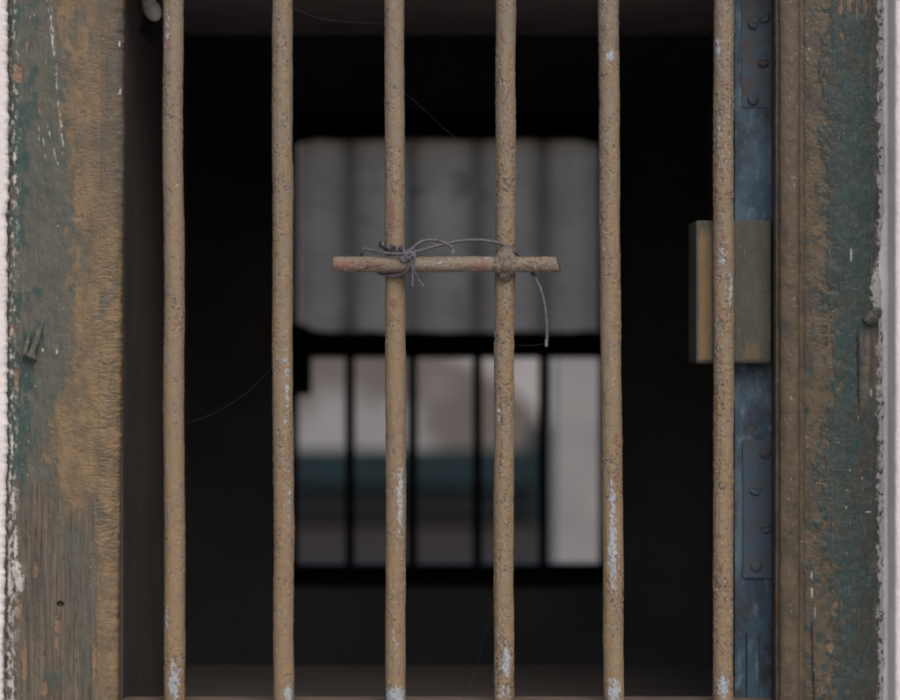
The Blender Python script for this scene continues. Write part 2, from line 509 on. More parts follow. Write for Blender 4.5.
WR = 1.68 * PX
A = wpts([(361.5, 259, -9), (362, 253, -13), (364.5, 249.6, -15), (372, 251, -18), (381, 253, -23), (391, 254.3, -26.5), (401, 254.6, -28), (412, 253.4, -27.5),
          (424, 250, -22), (434, 247.2, -18), (444, 244.8, -16), (455, 242.2, -15), (470, 240.6, -14), (485, 241, -13.5), (497, 243, -14), (506, 246.5, -14),
          (514, 251.5, -11), (520.5, 257, -7), (526, 264, -5.5), (531, 271.5, -8), (535, 278, -12), (540, 289, -14), (544, 304, -15), (546, 321, -15), (546.6, 336, -14), (546, 344, -14)])
ra = np.full(len(A), WR); ra *= 1 + .06 * perlin(np.arange(len(A)) / 7.0, np.zeros(len(A)) + .4, 31)
tube('strand', A, ra, M['wire'], wire)
tip = wpts([(546.4, 339, -14), (546.1, 342, -14), (545.9, 345, -14), (545.7, 347, -14)], 6)
tube('wire_tip', tip, np.array([1.25, 1.6, 1.85, 1.7] + [1.75] * (len(tip) - 6) + [1.3, .5]) * PX, M['wire_rust'], wire)
Bp = wpts([(404, 258, -27), (408, 255, -29), (412, 249.5, -24), (419, 243.8, -20), (427, 240.7, -17.5), (437, 240.9, -16.5), (445.5, 243.6, -17), (450.5, 247.2, -18), (452.8, 250, -19)])
tube('strand', Bp, WR, M['wire'], wire)
tip = wpts([(452.2, 249.2, -18.8), (453.2, 251, -19), (453, 253, -19), (451.8, 254.2, -19)], 6)
tube('wire_tip', tip, 1.35 * PX, M['wire_rust'], wire)
# twisted pair in front of the bar
ax = wpts([(380.5, 243.5, -12), (386, 247.2, -14.5), (393, 249.6, -16), (401, 250.3, -19), (407, 251.8, -23)], 24)
tt = np.linspace(0, 1, len(ax))
for ph, nm in ((0, 'wire'), (np.pi, 'wire_dark')):
    a = tt * 2 * np.pi * 3.8 + ph + 2.4 * perlin(tt * 6, tt * 0 + .3 + ph, 91)
    off = np.stack([.35 * np.sin(a), np.cos(a), np.sin(a)], -1) * (1.9 + 1.6 * perlin(tt * 8, tt * 0 + .7 + ph, 92))[:, None] * PX
    tube('twist', ax + off, WR * .98, M[nm], wire, 10)
# dark folded end of the twist at the bar's edge
tube('twist', wpts([(381, 243, -11), (383, 246.5, -13.5), (386, 249.5, -14.5), (384.5, 247, -15.5), (387.5, 246.5, -15.8), (389, 249.6, -16)], 8), WR * 1.1, M['wire_dark'], wire, 10)
# knot round the strands, its loop under the crossbar and the two cut tails
tube('strand', wpts([(402, 257.5, -27), (406, 259.6, -28.5), (410, 258, -30), (413.5, 255, -28), (413, 251.5, -24), (409, 251, -22), (405.5, 254, -25.5), (407, 257.5, -29.6), (411, 260, -29.3),
                     (412.2, 266, -27.5), (412.8, 274, -26), (413, 281, -25.5), (412.6, 287, -25.5)], 8), WR * .95, M['wire'], wire)
tube('strand', wpts([(414.5, 249.5, -21), (415.3, 254, -26), (414.5, 259, -28.5), (413.4, 265, -27.5), (415.5, 273.5, -25.5), (419, 280.5, -24), (424, 287.2, -23)], 8), WR * .85, M['wire'], wire)
tube('strand', wpts([(410.5, 262, -28), (409, 268, -27), (406, 272.2, -24), (400, 275, -19), (392, 276.3, -15), (385, 275, -12), (379, 272.8, -9), (373, 268, -6), (367, 261, -5.5), (362, 256, -8)], 8), WR * .95, M['wire'], wire)
tube('strand', wpts([(408, 252, -23), (404, 255.5, -26.5), (401.5, 259.6, -27.5), (404, 262, -27.5), (408, 260.5, -28.5), (411.5, 256, -29.3)], 8), WR * .9, M['wire'], wire)

# ------------------------------------------------------------------ spider threads
for P, lab in (([(507, 344.5, -11), (522, 345.5, -12), (535, 345, -13), (545, 343.5, -14)], 'faint cobweb thread from the welded bar to the wire tail'),
               ([(283, 3, -9), (310, 15, 4), (342, 21, 10), (388, 24, -8)], 'faint cobweb thread near the top between two bars'),
               ([(404, 92, -6), (425, 110, 8), (452, 134, 16), (498, 168, -6)], 'faint cobweb thread slanting down to the pitted welded bar'),
               ([(494, 590, -8), (487, 625, 6), (478, 662, 12), (466, 697.5, 16)], 'faint cobweb thread hanging near the foot of the welded bar'),
               ([(276, 362, -8), (250, 390, 8), (212, 414, 12), (183, 424, -6)], 'faint cobweb thread between the two bars nearest the sooty reveal')):
    o = tube('cobweb_thread', wpts(P, 8), .045 * PX, M['silk'], None, 6)
    tag(o, lab, 'cobweb', 'cobweb threads on the bars')

# ------------------------------------------------------------------ window frame: jambs, rails
YJ = -.015
frame = thing('window_frame', (0, 0, sz(705)), 'weathered wooden window frame in peeling green and tan paint', 'window frame')
bpy.context.view_layer.update()


def profile(pts, step):
    """pts: (px, depth units); returns resampled x, y and s = running picture coordinate."""
    P = np.array(pts, float); out = []
    for i in range(len(P)):
        a = P[i]; b = P[(i + 1) % len(P)]
        L = np.linalg.norm(b - a)
        st = step if (a[1] < 26 and b[1] < 26) else 8
        n = max(1, int(round(L / st)))
        for t in np.linspace(0, 1, n, endpoint=False): out.append(a + (b - a) * t)
    return np.array(out)


def jamb(name, pts, masks, mat, lean, parent, label, py0=-115, py1=765):
    P = profile(pts, .75)
    nx = np.roll(P, -1, 0) - np.roll(P, 1, 0)
    nrm = np.stack([nx[:, 1], -nx[:, 0]], -1); nrm /= np.linalg.norm(nrm, axis=1)[:, None] + 1e-9
    rows = np.arange(py0, py1, .78)
    s = np.broadcast_to(P[:, 0][None, :], (len(rows), len(P))); dep = np.broadcast_to(P[:, 1][None, :], s.shape)
    v = np.broadcast_to(rows[:, None], s.shape)
    h, a1, a2 = masks(s, v, dep)
    h = h * (dep < 24)
    X = s + nrm[:, 0][None, :] * h + lean(v) * ss(0, 60, np.abs(s - pts[0][0]))
    Yd = dep + nrm[:, 1][None, :] * h
    V = np.stack([(X - 450) * K * (D0 + YJ), YJ + Yd * PX, sz(v, YJ)], -1)
    o = grid_mesh(name, V, mat, parent, attrs={'wear': a1, 'wear2': a2})
    o['label'] = label
    return o


def bead(x0, x1, d, n=22, flat=.30):
    c = (x0 + x1) / 2; r = (x1 - x0) / 2
    return [(c - r * math.cos(t), d - math.sin(t) ** .8 * r * flat) for t in np.linspace(0, math.pi, n)]


def left_masks(x, y, dep):
    n_big = fbm(x / 22, y / 40, 3, 810); n_mid = fbm(x / 8, y / 11, 3, 812); n_str = fbm(x / 2.6, y / 46, 3, 814)
    xb = np.interp(y, [-100, 0, 60, 120, 160, 200, 240, 300, 360, 395, 420, 450, 480, 520, 765],
                   [58, 60, 62, 62, 70, 73, 75, 76, 74, 62, 55, 52, 56, 60, 62])
    fine = fbm(x / 3.2, y / 9, 3, 850)
    flk = fbm(x / 7, y / 16, 5, 854)
    edge_f = (xb - x + 5 * n_big) / 17 + 1.0 * flk
    green = ss(-.30, .22, edge_f) * np.clip(1.0 + .35 * fine, 0, 1)
    green = np.maximum(green, .7 * ss(.10, .55, fbm(x / 16, y / 45, 4, 856) + .12 * ss(110, 70, x) - .25 * ss(330, 400, y)))
    gstep = ss(-.06, .06, edge_f)
    green = np.maximum(green, ss(.52, .57, fbm(x / 7, y / 13, 4, 816) + .35 * blob(x, y, 85, 215, 20, 25) - .25 * ss(60, 100, x)) * .8)
    wood = ss(-26, 22, y - 492 + 26 * n_big + 46 * blob(x, y, 82, 470, 13, 80) * -1 + 10 * n_str) * ss(105, 98, x)
    wood = wood * np.clip(.75 + .45 * n_str, 0, 1)
    wood = np.maximum(wood, .5 * ss(.35, .6, fbm(x / 5, y / 60, 3, 818)) * ss(70, 50, x))
    teal = np.clip(ss(.1, .5, fbm(x / 14, y / 34, 3, 820) * .8 + .55 * blob(x, y, 22, 400, 14, 90) + .5 * blob(x, y, 20, 130, 12, 60) + .4 * blob(x, y, 40, 345, 16, 30) + .35 * ss(50, 20, x) - .22), 0, 1)
    tsm = ss(.38, .62, blob(x, y, 60, 678, 26, 15) * .68 + .45 * fbm(x / 3.5, y / 16, 4, 822)) * .8
    teal = np.maximum(teal, tsm); wood = wood * (1 - .8 * tsm); green = np.maximum(green, tsm)
    green = np.maximum(green, ss(500, 540, y) * ss(102, 96, x) * .7)
    # orange-brown chips
    ora = ss(.42, .5, .62 * blob(x, y, 17, 76, 7, 22) + .3 * fbm(x / 4, y / 8, 3, 824))
    for cx, cy, rx, ry in ((27, 45, 3, 9), (41, 98, 1.6, 5), (50, 98, 1.4, 4), (57, 66, 2, 6), (59, 225, 2.6, 3.4), (12, 330, 5, 12), (17, 380, 4, 22), (63, 625, 5, 14), (62, 640, 3, 10), (80, 218, 7, 3.2), (40, 110, 2, 5), (13, 200, 3, 6), (40, 570, 4, 12), (22, 610, 6, 18), (50, 690, 4, 16), (100, 660, 4, 30), (28, 660, 6, 30)):
        ora = np.maximum(ora, ss(.45, .58, .72 * blob(x, y, cx, cy, rx, ry) + .28 * fbm(x / 3, y / 7, 3, 826)))
    # pale chips and scratches
    scr = 0
    for xa, ya, xc, yc, wd in ((49, 0, 55, 60, 2.2), (55, 60, 58, 95, 1.1), (58, 100, 64, 150, 1.1), (48, 126, 58, 165, 1.0), (38, 120, 41, 150, .9), (44, 138, 46, 160, .8)):
        t = (y - ya) / (yc - ya); c = xa + (xc - xa) * t
        scr = np.maximum(scr, ss(wd, wd * .4, np.abs(x - c + .8 * n_mid + 1.2 * fine)) * (t > 0) * (t < 1) * ss(-.15, .2, fbm(x / 3, y / 8, 2, 828) - .02) * .75)
    pale = scr
    pale = np.maximum(pale, ss(.80, .92, fbm(x / 2.6, y / 6, 3, 830) + .36 * fbm(x / 18, y / 30, 2, 831) + .08 * ss(70, 20, x) + .08 * ss(100, 120, x) * ss(230, 100, y)) * .6)
    edge = ss(22, 10, x + 6 * n_mid) * ss(.0, .35, fbm(x / 4, y / 8, 3, 832) + .2 * ss(420, 520, y) - .05)
    pale = np.maximum(pale, edge * .9)
    for cx, cy, rx, ry in ((15, 158, 3, 8), (15, 180, 3, 8), (18, 570, 7, 14), (22, 583, 7, 14), (11, 585, 5, 14), (59, 352, 1.5, 3), (45, 350, 1.3, 3), (119, 45, 1.3, 5), (120, 92, 1.3, 4), (17, 545, 3, 18), (14, 500, 3, 18), (13, 445, 2, 16)):
        pale = np.maximum(pale, ss(.42, .55, .75 * blob(x, y, cx, cy, rx, ry) + .3 * fbm(x / 2.5, y / 3.5, 3, 834)))
    dark = np.zeros_like(x)
    dark = np.maximum(dark, ss(.5, .75, blob(x, y, 65, 604, 4.2, 3.0) * 1.2))
    dark = np.maximum(dark, ss(3.4, 1.2, np.abs(x - 10.4 - 1.4 * fbm(y / 9, y * 0, 3, 836) + .0062 * y)) * .75)
    dark = np.maximum(dark, ss(1.2, .5, np.abs(x - 100.8)) * .0)
    wr = (1 - ss(.0, .12, np.abs(fbm(x / 13, y / 4.2, 3, 838)))) * ss(-.1, .4, fbm(x / 30, y / 40, 2, 840) + .4) * (1 - green) * (1 - wood)
    wr2 = (1 - ss(.0, .12, np.abs(fbm((x - 100) / 26, y / 5.5, 3, 842)))) * ss(90, 108, x) * ss(230, 300, y) * ss(600, 540, y)
    cracks = (1 - ss(.0, .05, np.abs(fbm(x / 9, y / 5, 3, 844)))) * ss(.05, .4, fbm(x / 18, y / 22, 2, 846)) * (1 - wood) * .8
    grain = (1 - ss(.0, .10, np.abs(fbm(x / 5, y / 120, 3, 848)))) * wood
    dark = np.maximum(dark, cracks * .45 * (1 - green)); dark = np.maximum(dark, grain * .5)
    h = (.45 * gstep * (1 - wood) + .9 * n_big * (1 - wood) + .35 * n_mid - .75 * ora - .5 * scr + .5 * pale * (1 - scr) - 3.2 * ss(.5, .75, blob(x, y, 65, 604, 4.2, 3.0) * 1.2)
         - .5 * wr - .95 * wr2 - .6 * cracks - .8 * grain * (1 + .5 * n_str) + .3 * n_str * wood
         + 1.0 * (1 - green) * (1 - wood) * ss(100, 60, x) + 3.0 * ss(.4, .9, blob(x, y, 20, 578, 10, 18)) + 1.6 * ss(.4, .9, np.maximum(blob(x, y, 15, 158, 4, 9), blob(x, y, 15, 180, 4, 9)))
         + 1.3 * ss(112, 120, x) * fbm(x / 30, y / 9, 3, 852) + 1.4 * blob(x, y, 121, 520, 5, 8) + 1.0 * blob(x, y, 121, 132, 4, 6))
    h = h - 1.6 * ss(.45, .55, blob(x, y, 18, 378, 5, 30)) 
    tone = np.clip(ss(84, 112, x + 6 * n_mid) * ss(300, 130, y) * .8 + ss(60, 160, y) * 0 + .35 * ss(-.1, .5, n_big) * ss(260, 100, y) + .5 * ss(560, 640, y) * ss(100, 96, x), 0, 1)
    a1 = np.stack([np.clip(green, 0, 1), np.clip(wood, 0, 1), np.clip(pale, 0, 1), np.clip(dark, 0, 1)], -1)
    a2 = np.stack([teal, np.clip(ora, 0, 1) * .85, wr, tone], -1)
    return h, a1, a2


LP = [(-6, 31), (-6, 0), (99, 0), (100.5, .25), (102, 0), (108, 0)] + [(108 + 15 * math.sin(t), 9 - 9 * math.cos(t)) for t in np.linspace(.1, math.pi / 2, 16)] + [(123, 12), (123, 26), (122.5, 31)]
JL = jamb('jamb', LP, left_masks, M['jamb_left'], lambda y: -6.0 * (y - 120) / 600 * (y > 120), frame,
          'thick wooden side post with green peeling off tan paint')


def right_masks(x, y, dep):
    n_big = fbm(x / 22, y / 40, 3, 910); n_mid = fbm(x / 8, y / 11, 3, 912); n_str = fbm(x / 2.6, y / 46, 3, 914)
    xb = np.interp(y, [-100, 0, 60, 100, 200, 300, 380, 450, 520, 600, 700, 765], [832, 826, 823, 826, 825, 828, 836, 822, 822, 832, 830, 830])
    flk = fbm(x / 7, y / 14, 5, 950)
    green = ss(-.30, .25, (x - xb + 6 * n_big) / 16 + 1.15 * flk)
    gstep = ss(-.07, .07, (x - xb + 6 * n_big) / 16 + 1.15 * flk)
    green = np.maximum(green, ss(.26, .44, fbm(x / 8, y / 13, 4, 916) + .1 + .12 * ss(380, 520, y)) * .85 * ss(800, 808, x))
    green = np.clip(green * (.85 + .3 * n_str), 0, 1)
    tan_in = ss(.35, .55, fbm(x / 7, y / 14, 3, 917)) * ss(380, 520, y) * .8
    green = green * (1 - tan_in)
    wood = ss(30, 0, y + 10 * n_str) * ss(835, 845, x) * ss(-.1, .25, n_str + .1)
    wood = np.maximum(wood, ss(858, 866, x + 4 * n_mid) * ss(325, 340, y) * ss(420, 390, y + 10 * n_mid) * .8)
    wood = np.maximum(wood, ss(866, 874, x + 4 * n_mid) * ss(-.2, .3, n_str + .1) * .6)
    teal = np.clip(ss(-.2, .4, fbm(x / 12, y / 40, 3, 920) + .5 * blob(x, y, 860, 150, 20, 120) + .4 * blob(x, y, 850, 330, 12, 120)), 0, 1)
    ora = np.zeros_like(x)
    for cx, cy, rx, ry in ((841, 8, 3, 16), (850, 4, 3, 12), (842, 36, 2.4, 7), (857, 10, 2, 14), (866, 6, 2, 10), (835, 605, 4, 6), (830, 648, 5, 8)):
        ora = np.maximum(ora, ss(.45, .58, .72 * blob(x, y, cx, cy, rx, ry) + .28 * fbm(x / 2.5, y / 9, 3, 926)) * .7)
    pale = ss(.74, .88, fbm(x / 2.8, y / 4, 3, 930) + .36 * fbm(x / 14, y / 24, 2, 929) + .45 * blob(x, y, 809, 34, 9, 36) + .15 * blob(x, y, 790, 120, 12, 60) + .3 * blob(x, y, 836, 70, 4, 20) - .0) * .5
    ed = ss(877, 880.5, x + 4.5 * n_mid + 2.5 * fbm(x / 3, y / 5, 3, 931)) * ss(-.45, -.15, fbm(x / 4, y / 7, 3, 932))
    pale = np.maximum(pale, ed * .85)
    pale = np.maximum(pale, ss(.38, .55, .75 * blob(x, y, 877, 290, 8, 32) + .35 * fbm(x / 3, y / 5, 3, 934)) * .85)
    for cx, cy, rx, ry in ((871, 393, 2, 6), (812, 575, 1.1, 7), (812, 592, 1.4, 8), (815, 612, 1, 8), (850, 470, 1.2, 1.6), (862, 478, 1.2, 1.6), (846, 507, 1.4, 2), (868, 512, 5, 1.4), (851, 255, 1.6, 12)):
        pale = np.maximum(pale, ss(.45, .6, .8 * blob(x, y, cx, cy, rx, ry) + .25 * fbm(x / 2.5, y / 3.5, 3, 936)) * .6)
    dark = np.zeros_like(x)
    crk = ss(1.0, .3, np.abs(x - 811 - .035 * (y - 620) - .8 * fbm(y / 12, y * 0, 2, 938))) * ss(618, 628, y)
    crk2 = ss(.9, .3, np.abs(x - 858 - .01 * (y - 350) - 1.0 * fbm(y / 14, y * 0, 2, 939))) * ss(325, 340, y) * ss(420, 400, y)
    dark = np.maximum(dark, np.maximum(crk, crk2) * .9)
    dark = np.maximum(dark, ss(778.5, 775.5, x) * .6)  # dark gap beside the shutter painted onto the post's inner side
    wr = (1 - ss(.0, .12, np.abs(fbm(x / 9, y / 4.6, 3, 940)))) * ss(803, 808, x) * (1 - .7 * green) * ss(-.3, .2, fbm(x / 30, y / 60, 2, 941) + .15)
    cracks = (1 - ss(.0, .05, np.abs(fbm(x / 9, y / 6, 3, 944)))) * ss(.05, .4, fbm(x / 18, y / 22, 2, 946)) * .7
    dark = np.maximum(dark, cracks * .35)
    h = (.55 * gstep + .8 * n_big + .4 * n_mid + .35 * flk - .55 * wr - .5 * cracks + .7 * pale * ss(860, 870, x) - .5 * ora - 1.8 * np.maximum(crk, crk2) + .25 * n_str * green
         + 2.0 * ss(.3, .9, blob(x, y, 878, 292, 8, 34)))
    tone = np.clip(.5 * ss(200, 0, y) + .7 * ss(805, 801, x) * ss(230, 150, y) + .3 * n_big, 0, 1) * .8
    tone = tone * ss(0, 1, 1 - .9 * ss(797, 790, x) * ss(400, 480, y))
    a1 = np.stack([green * ss(799, 803, x), np.clip(wood, 0, 1), np.clip(pale, 0, 1), np.clip(dark, 0, 1)], -1)
    a2 = np.stack([teal, np.clip(ora, 0, 1), wr, tone], -1)
    return h, a1, a2


RP = [(775.5, 31), (775.5, 26), (776, 6), (779, 5)] + bead(779.5, 799.5, 1.0, flat=.5) + [(801, 2.2), (803, 2.0), (806, .6), (812, 0), (900, 0), (900, 31)]
JR = jamb('jamb', RP, right_masks, M['jamb_right'], lambda y: 0 * y, frame,
          'thick wooden side post in dark green over olive tan paint')

# sill rail, head rail
_m = Mat('worn tan rail', .75, .25)
_m.color(_m.mix(_m.ramp(_m.noise(70, 5, .65, (.3, 1, 1)), .35, .68), (.20, .16, .135), (.12, .10, .085))); _m.bump(_m.noise(300, 4, .6, (.3, 1, 1)), .001, .8)
M['rail'] = _m.m
box('sill_rail', (sx(117.5), sx(776.5), YJ + .001, .045, sz(768), sz(703, YJ)), M['rail'], frame, .002)
box('head_rail', (sx(123.5), sx(774.5), YJ + .001, .045, sz(-50), sz(-115)), M['rail'], frame, .002)

# hinge pins left on the jambs
bpy.context.view_layer.update()
_m = Mat('old teal paint on a broken pin', .7, .3)
_c = _m.mix(_m.ramp(_m.noise(130, 4, .65, (1, 1, .5)), .38, .62), (.050, .085, .085), (.11, .105, .09))
_m.color(_m.mix(_m.ramp(_m.noise(260, 4, .6), .55, .68, 0, .8), _c, (.24, .19, .15))); _m.bump(_m.noise(500, 4), .0008, .8)
M['pin'] = _m.m
pp = catmull([((px - 450) * PX, YJ - d * PX, sz(py)) for px, py, d in ((44.5, 320, -2.5), (42.5, 328, 2), (39, 340, 4.5), (35, 352, 7), (33.2, 357.5, 8.5), (32.6, 359, 9))], 8)
rr = np.interp(np.arange(len(pp)), [0, 12, 24, 30, 36, 40], [2.6, 3.2, 3.9, 6.4, 7.6, 6.6]) * (1 + .12 * perlin(np.arange(len(pp)) / 5.0, np.zeros(len(pp)) + .5, 33))
tube('hinge_pin', pp, rr * PX, M['pin'], JL, 20)
pp = catmull([((px - 450) * PX, YJ - d * PX, sz(py)) for px, py, d in ((31.5, 333, -2), (30.5, 341, 3), (28.5, 350, 5.5), (27.5, 356.5, 6.5))], 8)
tube('hinge_pin', pp, 2.7 * PX, M['pin'], JL, 14)
bm = bmesh.new()
for px, py, d, rad in ((868, 318.5, 4.5, 7.2), (870, 317, 0, 7.0), (874, 313, 0, 6.0)):
    c = Vector(((px - 450) * PX, YJ - d * PX, sz(py)))
    ret = bmesh.ops.create_icosphere(bm, subdivisions=4, radius=rad * PX)
    for vt in ret['verts']:
        vt.co = vt.co * (1 + .12 * float(perlin(vt.co.x * 400 + px, vt.co.z * 400, 78)) + .05 * float(perlin(vt.co.x * 1200, vt.co.z * 1200, 79))) + c
_m = Mat('stub under old limewash', .85, .2)
_m.color(_m.mix(_m.ramp(_m.noise(300, 4, .7), .42, .62), (.075, .075, .066), (.20, .19, .175))); _m.bump(_m.noise(700, 4), .0006, .8)
M['stub'] = _m.m
bm_obj('hinge_pin', bm, M['stub'], JR, True)

# ------------------------------------------------------------------ the building
bld = thing('plastered_building', (0, 1.2, 0), 'old whitewashed building with a deep dark room behind the barred window', 'building')
bpy.context.view_layer.update()


def plaster_edge(name, side):
    rows = np.arange(-115, 765, .8)
    if side == 'left':
        # cross-section from far left along the front face, round the broken edge, back to the jamb
        pts = [(-60, -12)] + [(x, -12) for x in np.arange(-40, 3, 1.0)] + [(3.5 + 5.5 * math.sin(t), -5.5 - 6.5 * math.cos(t)) for t in np.linspace(0, math.pi / 2, 14)] + [(9, -3.5), (9, -1), (8, 1.5), (3, 2.5), (-60, 2.5)]
        P = np.array(pts)
        s = np.broadcast_to(P[:, 0][None], (len(rows), len(P))); v = np.broadcast_to(rows[:, None], s.shape); dp = np.broadcast_to(P[:, 1][None], s.shape)
        e = np.interp(rows, [-115, 0, 60, 200, 216, 240, 300, 450, 480, 560, 600, 640, 765], [-.5, -1.5, -.5, .3, -2.5, -1.5, -1.2, -.8, -2.5, -4, -4, -5, -5.5])[:, None]
        wgt = ss(-8, 6, s)
        X = s + wgt * (e + 2.0 * fbm(v / 11, v * 0 + .3, 3, 60) + .35 * fbm(v / 3.0 + dp / 6, dp / 8, 3, 62))
        Yd = dp + .3 * fbm(s / 16, v / 24, 2, 64) * (dp < 0) - .5 * wgt * fbm(v / 9, s / 6, 2, 66) * (dp < -3)
        V = np.stack([(X - 450) * PX * (1 + YJ / D0), YJ + Yd * PX, sz(v)], -1)
        return grid_mesh(name, V, M['white'], bld)
    # right: a reveal standing 55 mm proud of the post, crumbling where it meets the wood
    base = [(920, 3), (886, 3), (880.5, 1.0), (880, -.6), (881.5, -2.2), (884, -3.5), (885, -6)]
    pts = base + [(885, d) for d in np.arange(-9, -54, -2.0)] + [(885 + 5 * (1 - math.cos(t)), -56 - 5 * math.sin(t)) for t in np.linspace(0, math.pi / 2, 12)] + [(x, -61) for x in np.arange(892, 960, 1.5)] + [(960, 3)]
    P = np.array(pts)
    s = np.broadcast_to(P[:, 0][None], (len(rows), len(P))); v = np.broadcast_to(rows[:, None], s.shape); dp = np.broadcast_to(P[:, 1][None], s.shape)
    wb = ss(-7, -1, dp) * ss(915, 886, s)
    X = s + wb * (1.0 + 2.0 * fbm(v / 22, v * 0 + .2, 4, 80) + .8 * fbm(v / 4.2, dp / 5, 3, 82) - 6.5 * blob(0 * v, v, 0, 280, 1, 40)) + .5 * fbm(dp / 9, v / 11, 3, 84) * (s < 892)
    Yd = dp - .7 * wb * (.3 + 1.2 * fbm(v / 5, s / 4, 3, 86)) + .6 * fbm(s / 9, v / 10, 3, 88) * (dp < -50)
    V = np.stack([(X - 450) * PX, YJ + Yd * PX, sz(v)], -1)
    return grid_mesh(name, V, M['white'], bld, flip=True)


zt, zb = sz(-115), sz(765)
plaster_edge('plaster_edge', 'left')
plaster_edge('plaster_edge', 'right')
yl = YJ - 12 * PX; yr = YJ - 61 * PX
xl0 = (-60 - 450) * PX; xr0 = (960 - 450) * PX
W = 4.0
bm = bmesh.new()
bx(bm, -W, xl0 + .0002, yl + .0015, .047, zb, zt)
bx(bm, -W, sx(883), yl + .0015, .047, 0, zb - .0002)
bx(bm, -W, sx(883), yl + .0015, .047, zt + .0002, 3.0)
bx(bm, xr0 - .0002, W, yr + .0015, .047, zb, zt)
bx(bm, sx(885), W, yr + .0015, .047, 0, zb - .0002)
bx(bm, sx(885), W, yr + .0015, .047, zt + .0002, 3.0)
bm_obj('front_wall', bm, M['white'], bld)
# deep reveal: thick masonry on four sides of the opening
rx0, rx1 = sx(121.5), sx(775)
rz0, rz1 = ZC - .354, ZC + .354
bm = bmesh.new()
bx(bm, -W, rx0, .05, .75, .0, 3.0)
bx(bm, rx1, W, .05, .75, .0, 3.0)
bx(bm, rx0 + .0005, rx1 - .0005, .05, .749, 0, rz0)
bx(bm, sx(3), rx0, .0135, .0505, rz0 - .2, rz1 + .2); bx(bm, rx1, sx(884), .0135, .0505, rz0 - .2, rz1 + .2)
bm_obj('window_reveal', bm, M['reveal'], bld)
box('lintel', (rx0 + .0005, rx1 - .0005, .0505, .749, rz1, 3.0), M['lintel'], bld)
YF = 2.3
fx0, fx1 = sx(296, YF), sx(601, YF); fz0, fz1 = sz(566, YF), sz(132, YF)
box('side_wall', (-W, -2.2, .752, YF - .002, 0, 3.0), M['room'], bld)
box('side_wall', (2.2, W, .752, YF - .002, 0, 3.0), M['room'], bld)
bm = bmesh.new()
bx(bm, -W, fx0, YF, YF + .09, 0, 3.0); bx(bm, fx1, W, YF, YF + .09, 0, 3.0)
bx(bm, fx0 + .0003, fx1 - .0003, YF + .0005, YF + .0895, 0, fz0); bx(bm, fx0 + .0003, fx1 - .0003, YF + .0005, YF + .0895, fz1, 3.0)
bm_obj('back_wall', bm, M['room'], bld)
box('floor', (-2.2, 2.2, .75, YF, .02, .10), M['floor'], bld)
box('roof', (-W - .15, W + .15, -.10, YF + .12, 3.004, 3.16), M['tin'], bld)
box('window_sill', (sx(0), sx(880), yl - .03, YJ - .004, zb - .05, zb - .004), M['white'], bld, .006)

# ------------------------------------------------------------------ porcelain knob in the reveal
YK = .185
kn = thing('porcelain_insulator', (rx0, YK, sz(10, YK)), 'small pale egg shaped knob beside a dark patch in the left reveal', 'insulator')
bpy.context.view_layer.update()
bm = bmesh.new()
ret = bmesh.ops.create_uvsphere(bm, u_segments=40, v_segments=28, radius=1.0)
sc = K * (D0 + YK)
for vt in ret['verts']:
    z = vt.co.z; f = 1 - .10 * z - .12 * max(0, 1 - abs(z - .1) * 5)
    vt.co = Vector((vt.co.x * 9.0 * f, vt.co.y * 8.5 * f, z * 15.5)) * sc
R = Matrix.Rotation(math.radians(-28), 4, 'Y')
for vt in ret['verts']:
    vt.co = R @ vt.co + Vector((sx(150.5, YK), YK, sz(7.0, YK)))
bm_obj('knob', bm, M['porcelain'], kn, True)
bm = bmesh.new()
bx(bm, rx0 - .001, rx0 + .0025, .165, .30, sz(33, YK), sz(-30, YK), .003)  # thin dark plate added to stand for darkness on the reveal wall
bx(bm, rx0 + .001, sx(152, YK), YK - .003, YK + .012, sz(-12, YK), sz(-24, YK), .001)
bm_obj('dark_patch_and_arm', bm, M['patch_black'], kn, False)

# ------------------------------------------------------------------ blue shutter folded into the reveal
YS = .036
SX0, SX1 = sx(734.5, YS), sx(773.0, YS)
sh = thing('window_shutter', (SX1, YS, ZC - .35), 'faded blue shutter folded open against the right side of the opening', 'shutter')
bpy.context.view_layer.update()
bm = bmesh.new(); bx(bm, SX0, SX1, YS, .262, ZC - .345, ZC + .345, .0012)
bm_obj('leaf', bm, M['blue'], sh)


def sbox(name, px0, px1, py0, py1, d0, mat, parent=sh, bev=.0006):
    return box(name, (sx(px0, YS), sx(px1, YS), YS - d0, YS + .004, sz(py1, YS), sz(py0, YS)), mat, parent, bev)


def screw(px, py, rad, parent, ang):
    bm = bmesh.new()
    ret = bmesh.ops.create_uvsphere(bm, u_segments=24, v_segments=12, radius=rad * PX)
    for vt in ret['verts']:
        vt.co = Vector((vt.co.x, vt.co.y * .45, vt.co.z))
        q = vt.co.x * math.cos(ang) + vt.co.z * math.sin(ang)
        if abs(q) < .16 * rad * PX * 1.0: vt.co.y *= .3
        vt.co += Vector((sx(px, YS), YS - .0022, sz(py, YS)))
    bm_obj('screw', bm, M['screw'], parent, True)


hg = sbox('hinge', 742.5, 772.2, 440, 578, .0024, M['hinge'])
bpy.context.view_layer.update()
for px, py, an in ((765, 453, .4), (755, 490, 1.2), (765.5, 528, 2.0), (756, 566, .1)): screw(px, py, 6.2, hg, an)
hg = sbox('hinge', 741.5, 772, -34, 108, .0010, M['rusty_plate'])
bpy.context.view_layer.update()
for px, py, an in ((753, 100, .5), (753, 24, 1.0), (764, 18, 2.2), (763, 62, 1.4)): screw(px, py, 5.6, hg, an)
sbox('bolt', 746.5, 759, 632, 720, .0045, M['blue'], sh, .0012)

